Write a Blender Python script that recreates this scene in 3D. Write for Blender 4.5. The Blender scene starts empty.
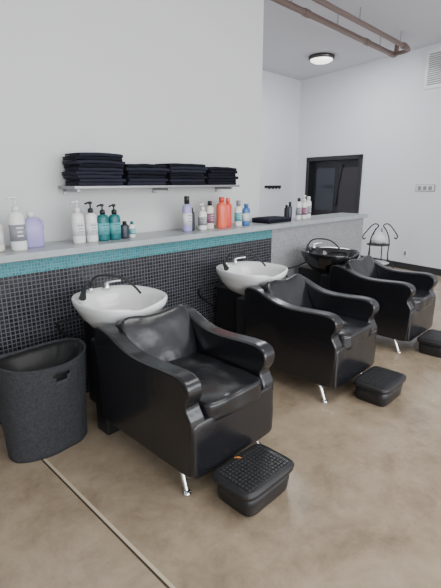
import bpy, bmesh, math, random
from mathutils import Vector, Matrix, noise
random.seed(4)
scene = bpy.context.scene
COL = scene.collection

# ------------------------------------------------------------------ materials
def new_mat(name):
    m = bpy.data.materials.new(name); m.use_nodes = True
    nt = m.node_tree
    return m, nt, nt.nodes['Principled BSDF']

def mat(name, col, rough=0.5, metal=0.0, emis=0, bump=0, bscale=50, var=0, vscale=5, coat=0, spec=0.5):
    m, nt, p = new_mat(name)
    p.inputs['Base Color'].default_value = (*col, 1)
    p.inputs['Roughness'].default_value = rough
    p.inputs['Metallic'].default_value = metal
    p.inputs['Specular IOR Level'].default_value = spec
    p.inputs['Coat Weight'].default_value = coat
    if emis:
        p.inputs['Emission Color'].default_value = (*col, 1)
        p.inputs['Emission Strength'].default_value = emis
    tc = nt.nodes.new('ShaderNodeTexCoord')
    if bump:
        n = nt.nodes.new('ShaderNodeTexNoise'); n.inputs['Scale'].default_value = bscale
        n.inputs['Detail'].default_value = 4
        b = nt.nodes.new('ShaderNodeBump'); b.inputs['Strength'].default_value = bump
        b.inputs['Distance'].default_value = 0.01
        nt.links.new(tc.outputs['Object'], n.inputs['Vector'])
        nt.links.new(n.outputs['Fac'], b.inputs['Height'])
        nt.links.new(b.outputs['Normal'], p.inputs['Normal'])
    if var:
        n = nt.nodes.new('ShaderNodeTexNoise'); n.inputs['Scale'].default_value = vscale
        n.inputs['Detail'].default_value = 5
        r = nt.nodes.new('ShaderNodeValToRGB')
        r.color_ramp.elements[0].position = .3; r.color_ramp.elements[1].position = .7
        r.color_ramp.elements[0].color = (*[c*(1-var) for c in col], 1)
        r.color_ramp.elements[1].color = (*[min(1, c*(1+var)) for c in col], 1)
        nt.links.new(tc.outputs['Object'], n.inputs['Vector'])
        nt.links.new(n.outputs['Fac'], r.inputs['Fac'])
        nt.links.new(r.outputs['Color'], p.inputs['Base Color'])
    return m

def tile_mat(name, c1, c2, grout, size=0.03, rough=0.25, mortar=0.0035):
    m, nt, p = new_mat(name)
    g = nt.nodes.new('ShaderNodeNewGeometry')
    s = nt.nodes.new('ShaderNodeSeparateXYZ'); nt.links.new(g.outputs['Position'], s.inputs[0])
    a = nt.nodes.new('ShaderNodeMath'); a.operation = 'ADD'
    nt.links.new(s.outputs['X'], a.inputs[0]); nt.links.new(s.outputs['Y'], a.inputs[1])
    c = nt.nodes.new('ShaderNodeCombineXYZ')
    nt.links.new(a.outputs[0], c.inputs['X']); nt.links.new(s.outputs['Z'], c.inputs['Y'])
    b = nt.nodes.new('ShaderNodeTexBrick'); b.offset = 0; b.squash = 1
    b.inputs['Scale'].default_value = 1
    b.inputs['Brick Width'].default_value = size; b.inputs['Row Height'].default_value = size
    b.inputs['Mortar Size'].default_value = mortar; b.inputs['Mortar Smooth'].default_value = .1
    b.inputs['Color1'].default_value = (*c1, 1); b.inputs['Color2'].default_value = (*c2, 1)
    b.inputs['Mortar'].default_value = (*grout, 1)
    nt.links.new(c.outputs[0], b.inputs['Vector'])
    nt.links.new(b.outputs['Color'], p.inputs['Base Color'])
    bp = nt.nodes.new('ShaderNodeBump'); bp.inputs['Strength'].default_value = .5
    bp.inputs['Distance'].default_value = .002; bp.invert = True
    nt.links.new(b.outputs['Fac'], bp.inputs['Height'])
    nt.links.new(bp.outputs['Normal'], p.inputs['Normal'])
    mr = nt.nodes.new('ShaderNodeMapRange')
    mr.inputs['To Min'].default_value = rough; mr.inputs['To Max'].default_value = .8
    nt.links.new(b.outputs['Fac'], mr.inputs['Value'])
    nt.links.new(mr.outputs[0], p.inputs['Roughness'])
    return m

def floor_mat():
    m, nt, p = new_mat('stained_concrete')
    tc = nt.nodes.new('ShaderNodeNewGeometry')
    def nz(scale, det, rough=.6, dist=0):
        n = nt.nodes.new('ShaderNodeTexNoise'); n.inputs['Scale'].default_value = scale
        n.inputs['Detail'].default_value = det; n.inputs['Roughness'].default_value = rough
        n.inputs['Distortion'].default_value = dist
        nt.links.new(tc.outputs['Position'], n.inputs['Vector']); return n
    n1 = nz(1.1, 6, .62, 1.0); n2 = nz(5, 8, .72, .3); n3 = nz(60, 3)
    r = nt.nodes.new('ShaderNodeValToRGB')
    e = r.color_ramp.elements
    e[0].position = .34; e[0].color = (.20, .148, .098, 1)
    e[1].position = .68; e[1].color = (.46, .37, .27, 1)
    x = e.new(.5); x.color = (.345, .268, .183, 1)
    mx = nt.nodes.new('ShaderNodeMix'); mx.data_type = 'FLOAT'; mx.inputs[0].default_value = .45
    nt.links.new(n1.outputs['Fac'], mx.inputs[2]); nt.links.new(n2.outputs['Fac'], mx.inputs[3])
    nt.links.new(mx.outputs[0], r.inputs['Fac'])
    nt.links.new(r.outputs['Color'], p.inputs['Base Color'])
    mr = nt.nodes.new('ShaderNodeMapRange')
    mr.inputs['To Min'].default_value = .10; mr.inputs['To Max'].default_value = .36
    nt.links.new(n2.outputs['Fac'], mr.inputs['Value']); nt.links.new(mr.outputs[0], p.inputs['Roughness'])
    p.inputs['Specular IOR Level'].default_value = .6
    b = nt.nodes.new('ShaderNodeBump'); b.inputs['Strength'].default_value = .08; b.inputs['Distance'].default_value = .004
    nt.links.new(n3.outputs['Fac'], b.inputs['Height']); nt.links.new(b.outputs['Normal'], p.inputs['Normal'])
    return m

def leather_mat():
    m, nt, p = new_mat('black_leather')
    p.inputs['Base Color'].default_value = (.009, .009, .011, 1)
    p.inputs['Roughness'].default_value = .22
    p.inputs['Specular IOR Level'].default_value = .7
    tc = nt.nodes.new('ShaderNodeTexCoord')
    n = nt.nodes.new('ShaderNodeTexNoise'); n.inputs['Scale'].default_value = 8; n.inputs['Detail'].default_value = 3
    n.inputs['Distortion'].default_value = .8
    v = nt.nodes.new('ShaderNodeTexVoronoi'); v.inputs['Scale'].default_value = 260
    nt.links.new(tc.outputs['Object'], n.inputs['Vector']); nt.links.new(tc.outputs['Object'], v.inputs['Vector'])
    b = nt.nodes.new('ShaderNodeBump'); b.inputs['Strength'].default_value = .2; b.inputs['Distance'].default_value = .012
    b2 = nt.nodes.new('ShaderNodeBump'); b2.inputs['Strength'].default_value = .08; b2.inputs['Distance'].default_value = .002
    nt.links.new(n.outputs['Fac'], b.inputs['Height']); nt.links.new(v.outputs['Distance'], b2.inputs['Height'])
    nt.links.new(b.outputs['Normal'], b2.inputs['Normal']); nt.links.new(b2.outputs['Normal'], p.inputs['Normal'])
    return m

WALL = mat('wall_paint', (.62, .625, .61), .6, bump=.05, bscale=80, var=.02, vscale=1)
WALLR = mat('wall_paint_daylit', (.76, .77, .80), .6, bump=.05, bscale=80)  # window daylight on the right wall put into a lighter, bluer colour
CEIL = mat('ceiling_paint', (.66, .67, .72), .8, bump=.05, bscale=40)
FLOOR = floor_mat()
TILE = tile_mat('charcoal_mosaic', (.012, .013, .018), (.030, .032, .040), (.10, .10, .108), .027, rough=.2, mortar=.0028)
TEAL = tile_mat('teal_mosaic', (.02, .17, .20), (.045, .26, .29), (.13, .26, .28), .02, mortar=.0022)
GREY = tile_mat('silver_mosaic', (.20, .21, .22), (.31, .32, .33), (.36, .36, .36), .02, mortar=.0022, rough=.4)
CONC = mat('counter_concrete', (.36, .39, .40), .3, var=.12, vscale=8, bump=.05)
LEATHER = leather_mat()
PLASTIC = mat('black_plastic', (.016, .016, .018), .38, bump=.1, bscale=120)
RUBBER = mat('black_rubber', (.012, .012, .013), .5)
TREAD = mat('tread_rubber', (.025, .025, .027), .35)
LAMIN = mat('black_laminate', (.014, .014, .016), .35)
CHROME = mat('chrome', (.8, .8, .8), .12, 1)
STEEL = mat('brushed_steel', (.33, .33, .34), .42, 1)
CERAM = mat('white_ceramic', (.82, .82, .80), .12, coat=.5)
BCERAM = mat('black_ceramic', (.012, .012, .013), .1, coat=.5)
FELT = mat('charcoal_felt', (.036, .037, .041), .95, bump=.6, bscale=150, var=.3, vscale=70)
LINER = mat('black_liner', (.006, .006, .006), .5)
TOWEL = mat('black_terry', (.012, .013, .02), .95, bump=.9, bscale=260, spec=.15)
TOWEL2 = mat('navy_terry', (.026, .028, .042), .95, bump=.9, bscale=260, spec=.15)
COPPER = mat('weathered_copper_pipe', (.21, .15, .13), .5, .4)
IRON = mat('wrought_iron', (.015, .015, .015), .5)
WHITE = mat('white_plastic', (.8, .8, .78), .35)
DARKIN = mat('dark_interior', (.010, .011, .015), .5)
DGLASS = mat('dark_panel', (.030, .035, .048), .12)
BROWN = mat('dark_wood', (.028, .024, .028), .3)
CRACK = mat('joint_filler_dark', (.05, .035, .02), .9)
CRACKL = mat('joint_filler_light', (.50, .42, .30), .8)
LAMP = mat('lamp_glass', (1, .97, .92), .3, emis=2.2)
ORANGE = mat('dry_leaf', (.6, .2, .03), .7)

# ------------------------------------------------------------------ helpers
def empty(name, loc=(0, 0, 0), rotz=0):
    e = bpy.data.objects.new(name, None); COL.objects.link(e)
    e.location = loc; e.rotation_euler = (0, 0, rotz); e.empty_display_size = .1
    return e

def obj_from_bm(bm, name, parent, m, smooth=False, bevel=0, seg=3, angle=40):
    bmesh.ops.recalc_face_normals(bm, faces=bm.faces)
    me = bpy.data.meshes.new(name); bm.to_mesh(me); bm.free()
    ms = m if isinstance(m, (list, tuple)) else [m]
    for k in ms: me.materials.append(k)
    o = bpy.data.objects.new(name, me); COL.objects.link(o)
    if parent: o.parent = parent
    if smooth or bevel:
        for f in me.polygons: f.use_smooth = True
    if bevel:
        b = o.modifiers.new('bevel', 'BEVEL'); b.width = bevel; b.segments = seg
        b.limit_method = 'ANGLE'; b.angle_limit = math.radians(angle); b.harden_normals = True
    return o

def add_box(bm, c, s, rot=None, mi=0):
    r = bmesh.ops.create_cube(bm, size=1)
    M = Matrix.Translation(c) @ (rot.to_4x4() if rot else Matrix.Identity(4)) @ Matrix.Diagonal((*s, 1))
    bmesh.ops.transform(bm, matrix=M, verts=r['verts'])
    fs = {f for v in r['verts'] for f in v.link_faces}
    for f in fs: f.material_index = mi
    return r['verts']

def box(name, parent, c, s, m, bevel=0, seg=3, rot=None):
    bm = bmesh.new(); add_box(bm, c, s, rot)
    return obj_from_bm(bm, name, parent, m, bevel=bevel, seg=seg)

def box2(name, parent, lo, hi, m, bevel=0, seg=3):
    c = [(a+b)/2 for a, b in zip(lo, hi)]; s = [abs(b-a) for a, b in zip(lo, hi)]
    return box(name, parent, c, s, m, bevel, seg)

def rings(name, parent, rs, m, capb=True, capt=True, smooth=True, bevel=0):
    bm = bmesh.new(); vs = [[bm.verts.new(p) for p in r] for r in rs]
    n = len(rs[0])
    for i in range(len(rs)-1):
        for j in range(n):
            k = (j+1) % n
            bm.faces.new((vs[i][j], vs[i][k], vs[i+1][k], vs[i+1][j]))
    if capb: bm.faces.new(list(reversed(vs[0])))
    if capt: bm.faces.new(vs[-1])
    return obj_from_bm(bm, name, parent, m, smooth=smooth, bevel=bevel)

def lathe(name, parent, prof, m, c=(0, 0, 0), sx=1, sy=1, n=28, power=2):
    rs = []
    for r, z in prof:
        ring = []
        for j in range(n):
            t = 2*math.pi*j/n
            ct, st = math.cos(t), math.sin(t)
            k = (abs(ct)**power+abs(st)**power)**(-1/power)
            ring.append(Vector((c[0]+r*sx*ct*k, c[1]+r*sy*st*k, c[2]+z)))
        rs.append(ring)
    return rings(name, parent, rs, m)

def tube(name, parent, pts, r, m, smooth=True, cyclic=False, radii=None):
    cu = bpy.data.curves.new(name, 'CURVE'); cu.dimensions = '3D'
    cu.bevel_depth = r; cu.bevel_resolution = 4; cu.use_fill_caps = True
    sp = cu.splines.new('NURBS' if smooth else 'POLY'); sp.points.add(len(pts)-1)
    for i, p in enumerate(pts):
        sp.points[i].co = (*p, 1)
        if radii: sp.points[i].radius = radii[i]
    if smooth:
        sp.use_endpoint_u = True; sp.order_u = 3
    sp.use_cyclic_u = cyclic; sp.resolution_u = 6
    cu.materials.append(m)
    o = bpy.data.objects.new(name, cu); COL.objects.link(o)
    if parent: o.parent = parent
    return o

def catmull(pts, sub=4):
    out = []; n = len(pts)
    for i in range(n-1):
        p0 = pts[max(i-1, 0)]; p1 = pts[i]; p2 = pts[i+1]; p3 = pts[min(i+2, n-1)]
        for k in range(sub):
            t = k/sub
            out.append(tuple(.5*((2*b)+(-a+c)*t+(2*a-5*b+4*c-d)*t*t+(-a+3*b-3*c+d)*t**3)
                             for a, b, c, d in zip(p0, p1, p2, p3)))
    out.append(pts[-1]); return out

def cushion(name, parent, c, s, m, power=6, rot=None, wr=.004, seed=0, fn=None):
    bm = bmesh.new(); bmesh.ops.create_cube(bm, size=2)
    bmesh.ops.subdivide_edges(bm, edges=bm.edges, cuts=18, use_grid_fill=True)
    for v in bm.verts:
        p = v.co
        q = Vector([math.sin(a*math.pi/4)/math.sin(math.pi/4) for a in p])
        k = (abs(q.x)**power+abs(q.y)**power+abs(q.z)**power)**(-1/power)
        q = q*k
        w = Vector((q.x*s[0]/2, q.y*s[1]/2, q.z*s[2]/2))
        nn = noise.noise(Vector((w.x*9+seed, w.y*9, w.z*9)))+.3*noise.noise(Vector((w.x*24+seed, w.y*20, w.z*20)))
        w += q.normalized()*nn*wr
        if fn: w = fn(w)
        v.co = w
    M = Matrix.Translation(c) @ (rot.to_4x4() if rot else Matrix.Identity(4))
    bmesh.ops.transform(bm, matrix=M, verts=bm.verts)
    return obj_from_bm(bm, name, parent, m, smooth=True)

# ------------------------------------------------------------------ room shell
box2('floor', None, (-4.2, -4.2, -.1), (9, 6.2, 0), FLOOR)
box2('ceiling', None, (-4.2, -4.2, 3.53), (9, 6.2, 3.63), CEIL)
box2('wall_main', None, (-4.2, 3.05, 0), (3.72, 3.25, 3.53), WALL)
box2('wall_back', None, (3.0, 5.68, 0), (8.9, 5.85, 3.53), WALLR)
box2('wall_left', None, (-4.2, -4.2, 0), (-4.05, 3.05, 3.53), WALL)
A = Vector((7.43, 2.22, 0)); ANG = math.atan2(.9755, .2199)
def rwall(bits, name, m, bevel=0):
    bm = bmesh.new()
    for lo, hi in bits:
        c = [(a+b)/2 for a, b in zip(lo, hi)]; s = [abs(b-a) for a, b in zip(lo, hi)]
        add_box(bm, c, s)
    o = obj_from_bm(bm, name, None, m, bevel=bevel)
    o.location = A; o.rotation_euler = (0, 0, ANG); return o
D0, D1, DH = 1.78, 3.24, 1.98
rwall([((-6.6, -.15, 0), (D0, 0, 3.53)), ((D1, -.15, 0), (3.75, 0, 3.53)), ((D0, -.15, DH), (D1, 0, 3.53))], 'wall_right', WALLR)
rwall([((-6.5, .0, 0), (D0, .015, .11))], 'baseboard_right', mat('baseboard_black', (.02, .02, .022), .4))
# doorway
door = empty('door_1', A, ANG)
box2('frame_left', door, (D1-.08, -.17, 0), (D1, .03, DH), LAMIN, .005)
box2('frame_right', door, (D0, -.17, 0), (D0+.08, .03, DH), LAMIN, .005)
box2('frame_top', door, (D0, -.17, DH-.08), (D1, .03, DH), LAMIN, .005)
box2('leaf', door, (D0+.05, -.14, 0), (D1-.05, -.10, DH-.07), DARKIN)
box2('pane_left', door, (D0+.75, -.10, .9), (D1-.2, -.09, DH-.22), DGLASS, .004)
box2('pane_right', door, (D0+.16, -.10, .9), (D0+.62, -.09, DH-.22), BROWN, .004)
tube('diagonal_bar', door, [(D0+.7, -.08, 1.0), (D0+.55, -.08, DH-.16)], .012, DARKIN, smooth=False)

# storefront wall behind the camera (daylight enters here)
bm = bmesh.new()
add_box(bm, (.9, -4.1, .2), (10.2, .15, .4)); add_box(bm, (.9, -4.1, 3.4), (10.2, .15, .26))
for i in range(6):
    add_box(bm, (-4.0+i*1.95, -4.1, 1.8), (.12, .15, 3.0))
obj_from_bm(bm, 'window_1', None, mat('window_frame', (.1, .1, .1), .4))

# half wall with counter
hw = empty('tiled_counter')
box2('charcoal_tile_face', hw, (-4.0, 2.7, 0), (3.5, 3.049, .94), TILE)
box2('teal_tile_band', hw, (-4.0, 2.697, .94), (3.5, 3.049, 1.032), TEAL)
box2('silver_tile_face', hw, (3.5, 2.695, 0), (5.48, 3.049, 1.032), GREY)
box2('counter_top', hw, (-4.0, 2.65, 1.032), (5.52, 3.049, 1.076), CONC, .004)

# expansion joint in floor
j = empty('floor_expansion_joint')
box2('dark_line', j, (.786, -4, 0), (.795, 2.69, .0015), CRACK)
box2('light_line', j, (.795, -4, 0), (.810, 2.69, .0012), CRACKL)

# ------------------------------------------------------------------ salon chairs
def L(x, w, z): return (x, -w, z)
BX, BWC = -.035, .415
def bowl(p, m):
    n = 64
    def ring(sc, z, off=0., notch=1.):
        out = []
        for j in range(n):
            t = 2*math.pi*j/n
            ct, st = math.cos(t), math.sin(t)
            k = (abs(ct)**2.6+abs(st)**2.6)**(-1/2.6)
            x = .275*sc*ct*k; w = .29*sc*st*k
            g = math.exp(-((ct)/.38)**2) if st > 0 else 0
            w -= .055*g*notch*sc
            zz = z-.045*g*notch
            out.append(Vector(L(BX+x*(1-.10*(st < 0)*(-st)), BWC+w+off, .80+zz)))
        return out
    rs = [ring(.34, -.225, .0, 0), ring(.42, -.215, 0, 0), ring(.64, -.18, 0, .3), ring(.85, -.11, 0, .7),
          ring(.95, -.055, 0, 1), ring(.985, -.038, 0, 1), ring(1.0, -.015, 0, 1), ring(1.0, -.004, 0, 1), ring(.985, .003, 0, 1), ring(.95, .001, 0, 1),
          ring(.86, -.012, .018, 1), ring(.81, -.035, .03, .9), ring(.75, -.085, .035, .5), ring(.62, -.135, .035, .2),
          ring(.40, -.160, .03, 0), ring(.12, -.17, .02, 0)]
    rings('bowl', p, rs, m)
    lathe('drain', p, [(.032, 0), (.03, .006), (.01, .004)], CHROME, L(BX, .42, .632))
    lathe('faucet_base', p, [(.026, 0), (.025, .015), (.018, .03), (.015, .045)], CHROME, L(.02, .18, .795))
    tube('faucet_lever', p, [L(.02, .18, .838), L(.05, .20, .848), L(.10, .23, .85)], .007, CHROME)
    lathe('hose_nut', p, [(.016, 0), (.016, .02), (.012, .03)], CHROME, L(-.10, .185, .795))
    tube('spray_hose', p, [L(-.10, .185, .82), L(-.10, .2, .90), L(-.03, .30, .92), L(.06, .40, .89), L(.10, .46, .80)], .0075, RUBBER)
    tube('spray_head', p, [L(-.16, .22, .835), L(-.20, .27, .82), L(-.225, .31, .805)], .017, RUBBER, radii=[.7, 1, 1.3])
    tube('spray_link', p, [L(-.10, .185, .85), L(-.13, .2, .86), L(-.165, .225, .835)], .008, RUBBER)
    tube('drain_pipe', p, [L(0, .40, .60), L(-.0, .30, .50), L(0, .10, .45), L(0, .03, .45)], .025, RUBBER)
    tube('supply_hose', p, [L(-.12, .22, .68), L(-.22, .10, .60), L(-.29, .03, .60), L(-.25, .02, .50), L(-.12, .06, .42)], .008, RUBBER)

ARM = [(.585, .125), (.9, .122), (1.2, .122), (1.355, .125), (1.378, .17), (1.388, .30), (1.392, .41), (1.38, .45), (1.362, .48), (1.36, .505),
       (1.378, .535), (1.388, .575), (1.378, .612), (1.345, .636), (1.28, .646), (1.15, .640), (1.03, .635), (.93, .642), (.85, .662),
       (.78, .69), (.71, .715), (.64, .722), (.597, .70), (.587, .65), (.583, .45), (.583, .2)]

def arm(p, side, name):
    pts = catmull(ARM, 3)
    bm = bmesh.new()
    rows = []
    for x in (.212, .305):
        rows.append([bm.verts.new(L(side*(x + .014*max(0, (z-.35)/.25)), w, z)) for w, z in pts])
    n = len(pts)
    for i in range(n):
        k = (i+1) % n
        bm.faces.new((rows[0][i], rows[0][k], rows[1][k], rows[1][i]))
    bm.faces.new(rows[0]); bm.faces.new(rows[1])
    return obj_from_bm(bm, name, p, LEATHER, bevel=.026, seg=5, angle=50)

def chair(cx, bowlmat, seed):
    p = empty('shampoo_chair', (cx, 2.7, 0))
    box2('pedestal', p, L(-.13, .10, 0), L(.13, .50, .60), LAMIN, .006)
    box2('pedestal_neck', p, L(-.11, .25, .58), L(.07, .50, .62), LAMIN, .01)
    box2('link_panel', p, L(-.285, .475, 0), L(.285, .60, .60), LAMIN, .01)
    bowl(p, bowlmat)
    arm(p, -1, 'arm_left'); arm(p, 1, 'arm_right')
    box2('back_shell', p, L(-.26, .59, .13), L(.26, .68, .67), LEATHER, .03, 4)
    box2('base_frame', p, L(-.22, .62, .13), L(.22, 1.33, .40), LEATHER, .01)
    cushion('front_apron', p, L(0, 1.35, .27), (.60, .10, .295), LEATHER, 14, seed=seed, wr=.003)
    def seatfn(v):
        v = v.copy()
        if v.z > 0: v.z -= .012*math.exp(-((v.x/.13)**2+((v.y-.02)/.2)**2))
        return v
    cushion('seat_cushion', p, L(0, 1.105, .435), (.43, .62, .13), LEATHER, 7, seed=seed+3, wr=.008, fn=seatfn)
    R = Matrix.Rotation(math.radians(-27), 3, 'X')
    def backfn(v):
        v = v.copy()
        if v.z > .1: v.z -= .03*math.exp(-(v.x/.10)**2)*(v.z-.1)/.13
        v.x *= 1+.14*v.z/.23
        return v
    cushion('back_cushion', p, L(0, .785, .565), (.45, .12, .42), LEATHER, 7, rot=R, seed=seed+6, wr=.008, fn=backfn)
    for sx, nm in ((-1, 'left'), (1, 'right')):
        tube('leg_front_'+nm, p, [L(sx*.255, 1.24, .14), L(sx*.265, 1.27, .09), L(sx*.275, 1.31, .012)], .017, CHROME, radii=[1.1, .95, .7])
        lathe('glide_'+nm, p, [(.024, 0), (.024, .008), (.014, .02)], CHROME, L(sx*.276, 1.312, 0))
    return p

chair(1.455, CERAM, 1)
chair(2.735, CERAM, 11)
chair(3.99, BCERAM, 21)

def footrest(x, w, rz):
    p = empty('footrest', (x, 2.7-w, 0), rz)
    lathe('base', p, [(.154, 0), (.160, .006), (.167, .06), (.172, .11), (.160, .11)], PLASTIC, sx=1, sy=.70, n=48, power=7)
    lathe('lid', p, [(.170, .106), (.187, .110), (.189, .130), (.183, .138), (.160, .141), (.02, .142)], PLASTIC, sx=1, sy=.70, n=48, power=7)
    bm = bmesh.new()
    for i in range(14):
        for k in range(10):
            add_box(bm, (-.143+i*.022, -.092+k*.0205, .1435), (.017, .0145, .006))
    obj_from_bm(bm, 'tread_pads', p, TREAD, bevel=.002, seg=2)
    return p
f1 = footrest(1.42, 1.54, 0.0)
tube('dry_leaf', f1, [(-.02, .113, .148), (-.005, .10, .153), (-.0, .085, .150)], .005, ORANGE, radii=[.4, 1.2, .3])
footrest(2.82, 1.54, .0)
footrest(4.00, 1.54, 0)

# ------------------------------------------------------------------ felt hamper
def hamper():
    p = empty('felt_laundry_hamper', (.893, 2.7-.41, 0))
    n, rows, H = 96, 24, .55
    def pt(t, h, d=0):
        a = (.225+.028*h)-d; b = (.135+.055*h)-d
        ct, st = math.cos(t), math.sin(t)
        k = (abs(ct)**2.3+abs(st)**2.3)**(-1/2.3)
        wob = .005*math.sin(3*t+1)*h+.006*noise.noise(Vector((ct*2.2, st*2.2, h*2.5)))
        return Vector(((a+wob)*ct*k, (b+wob)*st*k, H*h + (.02*ct*ct*h) + .006*math.sin(2*t+.5)*h))
    bm = bmesh.new()
    vs = [[bm.verts.new(pt(2*math.pi*j/n, i/rows)) for j in range(n)] for i in range(rows+1)]
    for i in range(rows):
        for jj in range(n):
            fr = 360*(jj+.5)/n
            if i in (20, 21) and (266 <= fr <= 288 or 83 <= fr <= 107) and not (i == 20 and (fr < 269 or fr > 285) and fr > 200): continue
            k = (jj+1) % n
            bm.faces.new((vs[i][jj], vs[i][k], vs[i+1][k], vs[i+1][jj]))
    bm.faces.new(list(reversed(vs[0])))
    o = obj_from_bm(bm, 'felt_shell', p, FELT, smooth=True)
    s = o.modifiers.new('solid', 'SOLIDIFY'); s.thickness = .007; s.offset = -1
    rs = []
    for h, d in ((.03, .02), (.5, .018), (.86, .016), (.97, .012), (.985, .02), (.93, .04), (.85, .06), (.80, .11)):
        rs.append([pt(2*math.pi*j/n, h, d)+Vector((0, 0, .014*noise.noise(Vector((j*.5, h*9, 2))) if h > .8 else 0)) for j in range(n)])
    rings('liner_bag', p, rs, LINER, capt=True)
    tube('rim_stitch', p, [pt(2*math.pi*j/36, .995, -.001) for j in range(36)], .004, FELT, cyclic=True)
    tube('side_seam', p, [pt(math.radians(-55), h, -.002) for h in (0, .25, .5, .75, 1)], .003, FELT)
hamper()

# ------------------------------------------------------------------ bottles
cols = {}
def cm(name, c, r=.3):
    if name not in cols: cols[name] = mat(name, c, r)
    return cols[name]
BW = cm('bottle_white', (.75, .75, .72)); BT = cm('bottle_teal', (.01, .14, .15)); BD = cm('bottle_dark', (.03, .035, .05))
BL = cm('bottle_lilac', (.36, .33, .60)); BR = cm('bottle_red', (.75, .06, .04)); BO = cm('bottle_coral', (.85, .14, .07))
BK = cm('cap_black', (.012, .012, .012)); BB = cm('bottle_blue', (.06, .16, .40)); BC = cm('bottle_cream', (.72, .66, .56))
LT = cm('label_teal', (.10, .38, .40), .5); LG = cm('label_grey', (.25, .25, .28), .5); LW = cm('label_white', (.7, .7, .7), .5)
LP = cm('label_plum', (.25, .10, .16), .5)
ZC = 1.076
def bottle(kind, x, y, h, r, body, cap, lab=None, rz=0, oval=.75):
    p = empty({'pump': 'pump_shampoo_bottle', 'spray': 'spray_bottle', 'cap': 'shampoo_bottle', 'jar': 'product_jar'}[kind], (x, y, ZC), rz)
    bh = h*(.74 if kind == 'pump' else .80 if kind == 'spray' else .86)
    nk = r*.32
    lathe('body', p, [(r*.85, 0), (r*.97, .006), (r, .015), (r, bh*.80), (r*.96, bh*.87), (r*.75, bh*.94), (nk, bh*.975), (nk, bh)], body, sy=oval)
    if lab:
        lathe('label', p, [(r*.99, bh*.25), (r*1.012, bh*.25), (r*1.012, bh*.66), (r*.99, bh*.66)], lab, sy=oval)
        bm = bmesh.new()
        for k, wd in enumerate((.9, .6, .75)):
            add_box(bm, (0, -r*oval*1.005, bh*(.58-.1*k)), (r*wd, .004, bh*.028))
        obj_from_bm(bm, 'print_marks', p, body if lab not in (LW,) else LG)
    if kind == 'pump':
        lathe('collar', p, [(nk*1.35, bh-.004), (nk*1.35, bh+.02), (nk*.9, bh+.028)], cap)
        lathe('stem', p, [(.0055, bh+.02), (.0055, h-.014)], cap, n=12)
        lathe('pump_head', p, [(.012, h-.018), (.015, h-.012), (.014, h-.002), (.006, h)], cap, n=16)
        tube('spout', p, [(0, 0, h-.009), (-.03, -.01, h-.006), (-.048, -.016, h-.016)], .0062, cap)
    elif kind == 'spray':
        lathe('cap', p, [(r*.5, bh-.004), (r*.5, h-.004), (r*.4, h)], cap)
    else:
        lathe('cap', p, [(nk*1.5, bh-.004), (nk*1.5, h-.003), (nk*1.3, h)], cap)
    return p

Y0 = 2.82
bottle('cap', .90, 2.84, .22, .068, BC, BW, LW)
bottle('pump', 1.04, 2.79, .335, .048, BW, BW, LG)
jg = empty('lavender_refill_jug', (1.165, 2.88, ZC))
lathe('body', jg, [(.060, 0), (.067, .01), (.067, .13), (.055, .17), (.02, .19), (.018, .2)], BL, sy=.7, n=40, power=4)
lathe('cap', jg, [(.022, .195), (.022, .225), (.018, .228)], BW)
tube('handle', jg, [(.02, 0, .18), (.06, 0, .19), (.077, 0, .14), (.06, 0, .09)], .010, BL)
bottle('pump', 1.463, Y0, .295, .045, BW, BW, LW)
bottle('pump', 1.565, Y0, .285, .043, BW, BK, LW)
bottle('pump', 1.658, Y0, .265, .045, BT, BK, LT)
bottle('pump', 1.755, Y0, .26, .046, BT, BK, LT)
bottle('jar', 1.84, Y0, .13, .034, BD, BK, None)
bottle('cap', 1.905, Y0, .125, .026, BW, BT, LT)
bottle('spray', 2.47, Y0, .30, .046, BL, BK, LW)
bottle('cap', 2.555, Y0+.04, .20, .033, BD, BK, None)
bottle('pump', 2.652, Y0, .235, .044, BW, BW, LG)
bottle('cap', 2.762, Y0+.02, .25, .042, BC, BK, LP)
bottle('cap', 2.895, Y0, .28, .054, BO, BR, None, oval=.8)
bottle('cap', 3.01, Y0+.03, .27, .042, BR, BO, None)
bottle('spray', 3.125, Y0, .245, .042, BW, LG, LT)
bottle('cap', 3.24, Y0, .21, .046, BB, BB, LW)
bottle('spray', 4.04, Y0+.05, .20, .030, BD, BK, None)
bottle('cap', 4.14, Y0, .24, .037, BW, BK, LG)
bottle('pump', 4.25, Y0, .27, .040, BW, BW, LP)
bottle('cap', 4.36, Y0+.02, .25, .042, BW, BW, LG)
bottle('jar', 4.10, Y0+.14, .16, .03, BK, BK, None)

# ------------------------------------------------------------------ shelf & towels
sh = empty('towel_shelf')
box2('board', sh, (1.45, 2.80, 1.447), (3.12, 3.049, 1.467), STEEL, .003)
for k, x in enumerate((1.50, 2.30, 3.05)):
    box2('bracket_%d' % (k+1), sh, (x-.012, 2.84, 1.425), (x+.012, 3.049, 1.447), STEEL, .002)
    box2('bracket_plate_%d' % (k+1), sh, (x-.015, 3.04, 1.40), (x+.015, 3.049, 1.447), STEEL, .002)

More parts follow.
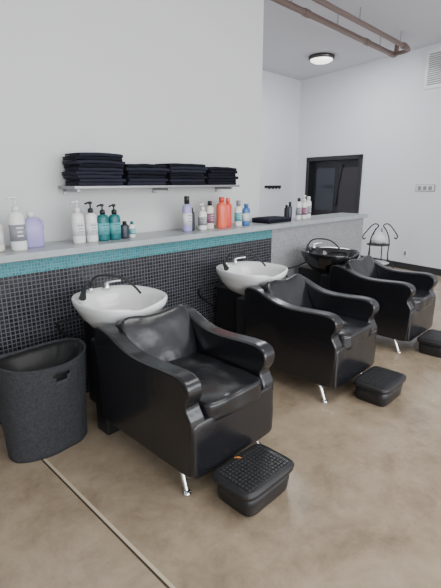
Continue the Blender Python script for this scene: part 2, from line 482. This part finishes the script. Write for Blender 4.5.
def towels(x0, x1, h, n, z0=1.4675, yc=2.912, dep=.225):
    p = empty('folded_towel_stack')
    t = h/n; z = z0
    for i in range(n):
        wx = (x1-x0)*random.uniform(.90, 1.02)-.005; d = dep*random.uniform(.86, 1.0)
        dx = random.uniform(-.014, .014); dy = random.uniform(-.004, .004); rz = random.uniform(-.035, .035)
        bm = bmesh.new(); th = t*.45
        prof = [(d/2, .0), (-d/2+th, 0)]
        for a in range(0, 9):
            an = -math.pi/2-math.pi*a/8
            prof.append((-d/2+th+math.cos(an)*t*.49, t*.49+math.sin(an)*t*.49))
        prof += [(d/2, t*.98), (d/2, t*.98-th), (-d/2+th, t*.98-th), (-d/2+th, th), (d/2, th)]
        segx = 12; rowsv = []
        for s in range(segx+1):
            fx = s/segx-.5
            sag = -.006*abs(fx*2)**3*(i/n) + .004*noise.noise(Vector((fx*5, i*3.1, x0)))*(i > 0)
            rowsv.append([bm.verts.new((fx*wx, yy+.006*noise.noise(Vector((fx*5, i*1.7, 3))), zz+sag)) for yy, zz in prof])
        m = len(prof)
        for s in range(segx):
            for q in range(m):
                k = (q+1) % m
                bm.faces.new((rowsv[s][q], rowsv[s][k], rowsv[s+1][k], rowsv[s+1][q]))
        bm.faces.new(rowsv[0]); bm.faces.new(rowsv[-1])
        o = obj_from_bm(bm, 'towel_%d' % (i+1), p, random.choice((TOWEL, TOWEL2)), smooth=False)
        o.location = ((x0+x1)/2+dx, yc+dy, z); o.rotation_euler = (0, 0, rz if i else 0)
        z += t
    return p
towels(1.475, 1.86, .225, 9)
towels(1.875, 2.27, .16, 6)
towels(2.285, 2.70, .175, 7)
towels(2.715, 3.10, .155, 6)
towels(3.50, 3.90, .05, 2, z0=ZC+.0005, yc=2.86, dep=.25)

# ------------------------------------------------------------------ ceiling pipes, lamp, vent
pp = empty('copper_ceiling_pipes')
ZP = 3.37
tube('pipe_long', pp, [(-2, 3.22, ZP), (7.10, 3.22, ZP), (7.16, 3.22, ZP+.02), (7.18, 3.22, 3.53)], .036, COPPER, smooth=False)
tube('pipe_short', pp, [(-2, 2.92, ZP), (6.88, 2.92, ZP), (6.98, 2.95, ZP), (7.03, 3.04, ZP), (7.05, 3.22, ZP)], .030, COPPER, smooth=False)
for k, (x, y) in enumerate(((6.75, 2.92), (7.0, 3.22), (6.2, 3.22), (4.7, 3.22))):
    tube('coupling_%d' % (k+1), pp, [(x-.05, y, ZP), (x+.05, y, ZP)], .043, COPPER, smooth=False)
for k, x in enumerate((4.4, 5.4, 6.6)):
    for y in (2.92, 3.22):
        tube('hanger_%d' % (k+1), pp, [(x, y, ZP), (x, y, 3.53)], .006, STEEL, smooth=False)
lp = empty('flush_ceiling_lamp', (6.90, 4.38, 3.53))
lathe('ring', lp, [(.19, 0), (.215, -.01), (.215, -.05), (.19, -.06), (.18, -.05)], mat('lamp_ring', (.06, .055, .05), .4, .5), n=48)
lathe('dome', lp, [(.19, -.05), (.18, -.075), (.13, -.10), (.05, -.112), (.01, -.113)], LAMP, n=48)

vt = empty('wall_vent', A, ANG)
box2('frame', vt, (.0, 0, 2.90), (.70, .02, 3.46), WHITE, .006)
bm = bmesh.new()
for i in range(15):
    add_box(bm, (.345, .022, 2.96+i*.031), (.59, .014, .012), Matrix.Rotation(.6, 3, 'X'))
obj_from_bm(bm, 'louvres', vt, mat('vent_grey', (.35, .36, .38), .5))
sw = empty('wall_switch_plate', A, ANG)
box2('backplate', sw, (.30, 0, 1.335), (.64, .008, 1.445), LG, .003)
box2('plate', sw, (.315, .004, 1.345), (.625, .016, 1.435), WHITE, .004)
for k in range(3):
    box2('rocker_%d' % (k+1), sw, (.345+k*.095, .014, 1.36), (.405+k*.095, .022, 1.42), LG, .003)
ot = empty('power_outlet', A, ANG)
box2('plate', ot, (.66, .0, .22), (.74, .012, .34), WHITE, .004)
box2('socket', ot, (.68, .01, .245), (.72, .018, .315), LG, .003)

hk = empty('coat_hook_rail', (7.35, 5.68, 1.36))
box2('rail', hk, (-.27, -.02, 0), (.27, 0, .05), LAMIN, .004)
for k in range(4):
    tube('hook_%d' % (k+1), hk, [(-.17+k*.113, -.02, .02), (-.17+k*.113, -.06, -.04), (-.17+k*.113, -.08, .02)], .012, IRON)

# ------------------------------------------------------------------ iron plant stand
st = empty('wrought_iron_stand', (6.90, 3.08, 0), -.75)
for k, sx in enumerate((-1, 1)):
    tube('side_scroll_%d' % (k+1), st, [(sx*.20, 0, .01), (sx*.17, 0, .15), (sx*.15, 0, .35), (sx*.17, 0, .55), (sx*.10, 0, .72), (sx*.02, 0, .80),
         (sx*.12, 0, .84), (sx*.24, 0, .70), (sx*.30, 0, .62), (sx*.27, 0, .56), (sx*.24, 0, .60)], .010, IRON)
    tube('foot_scroll_%d' % (k+1), st, [(sx*.15, 0, .25), (sx*.24, 0, .16), (sx*.30, 0, .05), (sx*.26, 0, .012), (sx*.22, 0, .05)], .009, IRON)
    tube('rear_leg_%d' % (k+1), st, [(sx*.12, .16, .01), (sx*.12, .15, .5), (sx*.05, .08, .74)], .009, IRON)
for k, (z, r) in enumerate(((.18, .19), (.48, .18))):
    lathe('tier_%d' % (k+1), st, [(r, z-.008), (r+.01, z), (r, z+.008), (.01, z+.008)], IRON if k else WHITE, c=(0, .05, 0))
lathe('white_vase', st, [(.05, .488), (.10, .52), (.12, .57), (.09, .63), (.05, .66), (.055, .68), (.045, .68)], WHITE, c=(0, .05, 0))

# ------------------------------------------------------------------ light
w = bpy.data.worlds.new('daylight'); scene.world = w; w.use_nodes = True
bg = w.node_tree.nodes['Background']; bg.inputs[0].default_value = (.86, .93, 1, 1); bg.inputs[1].default_value = 2.4

def area(name, loc, target, sx, sy, power, col):
    l = bpy.data.lights.new(name, 'AREA'); l.shape = 'RECTANGLE'; l.size = sx; l.size_y = sy
    l.energy = power; l.color = col
    o = bpy.data.objects.new(name, l); COL.objects.link(o); o.location = loc
    o.rotation_euler = (Vector(target)-Vector(loc)).to_track_quat('-Z', 'Y').to_euler()
area('window_daylight', (1.5, -3.9, 1.9), (1.5, 3, 1.2), 9, 2.7, 345, (.94, .965, 1))
area('overhead_area_light', (2.5, .2, 3.5), (2.5, .2, 0), 3, 1.2, 65, (1, .98, .95))  # unseen area light below the ceiling, no fixture modelled
area('back_room_area_light', (6.2, 3.9, 3.5), (6.2, 3.9, 0), 1.2, .6, 50, (.95, .97, 1))  # bare area light apart from the flush lamp, no fixture of its own

# ------------------------------------------------------------------ camera
cam = bpy.data.cameras.new('camera'); co = bpy.data.objects.new('camera', cam); COL.objects.link(co)
cam.sensor_fit = 'VERTICAL'; cam.sensor_height = 36; cam.sensor_width = 27; cam.lens = 430/588*36
cam.clip_start = .05
pch = math.atan(113/430)
d = Vector((.7145*math.cos(pch), .6997*math.cos(pch), -math.sin(pch)))
co.location = (0, 0, 1.5); co.rotation_euler = d.to_track_quat('-Z', 'Y').to_euler()
scene.camera = co
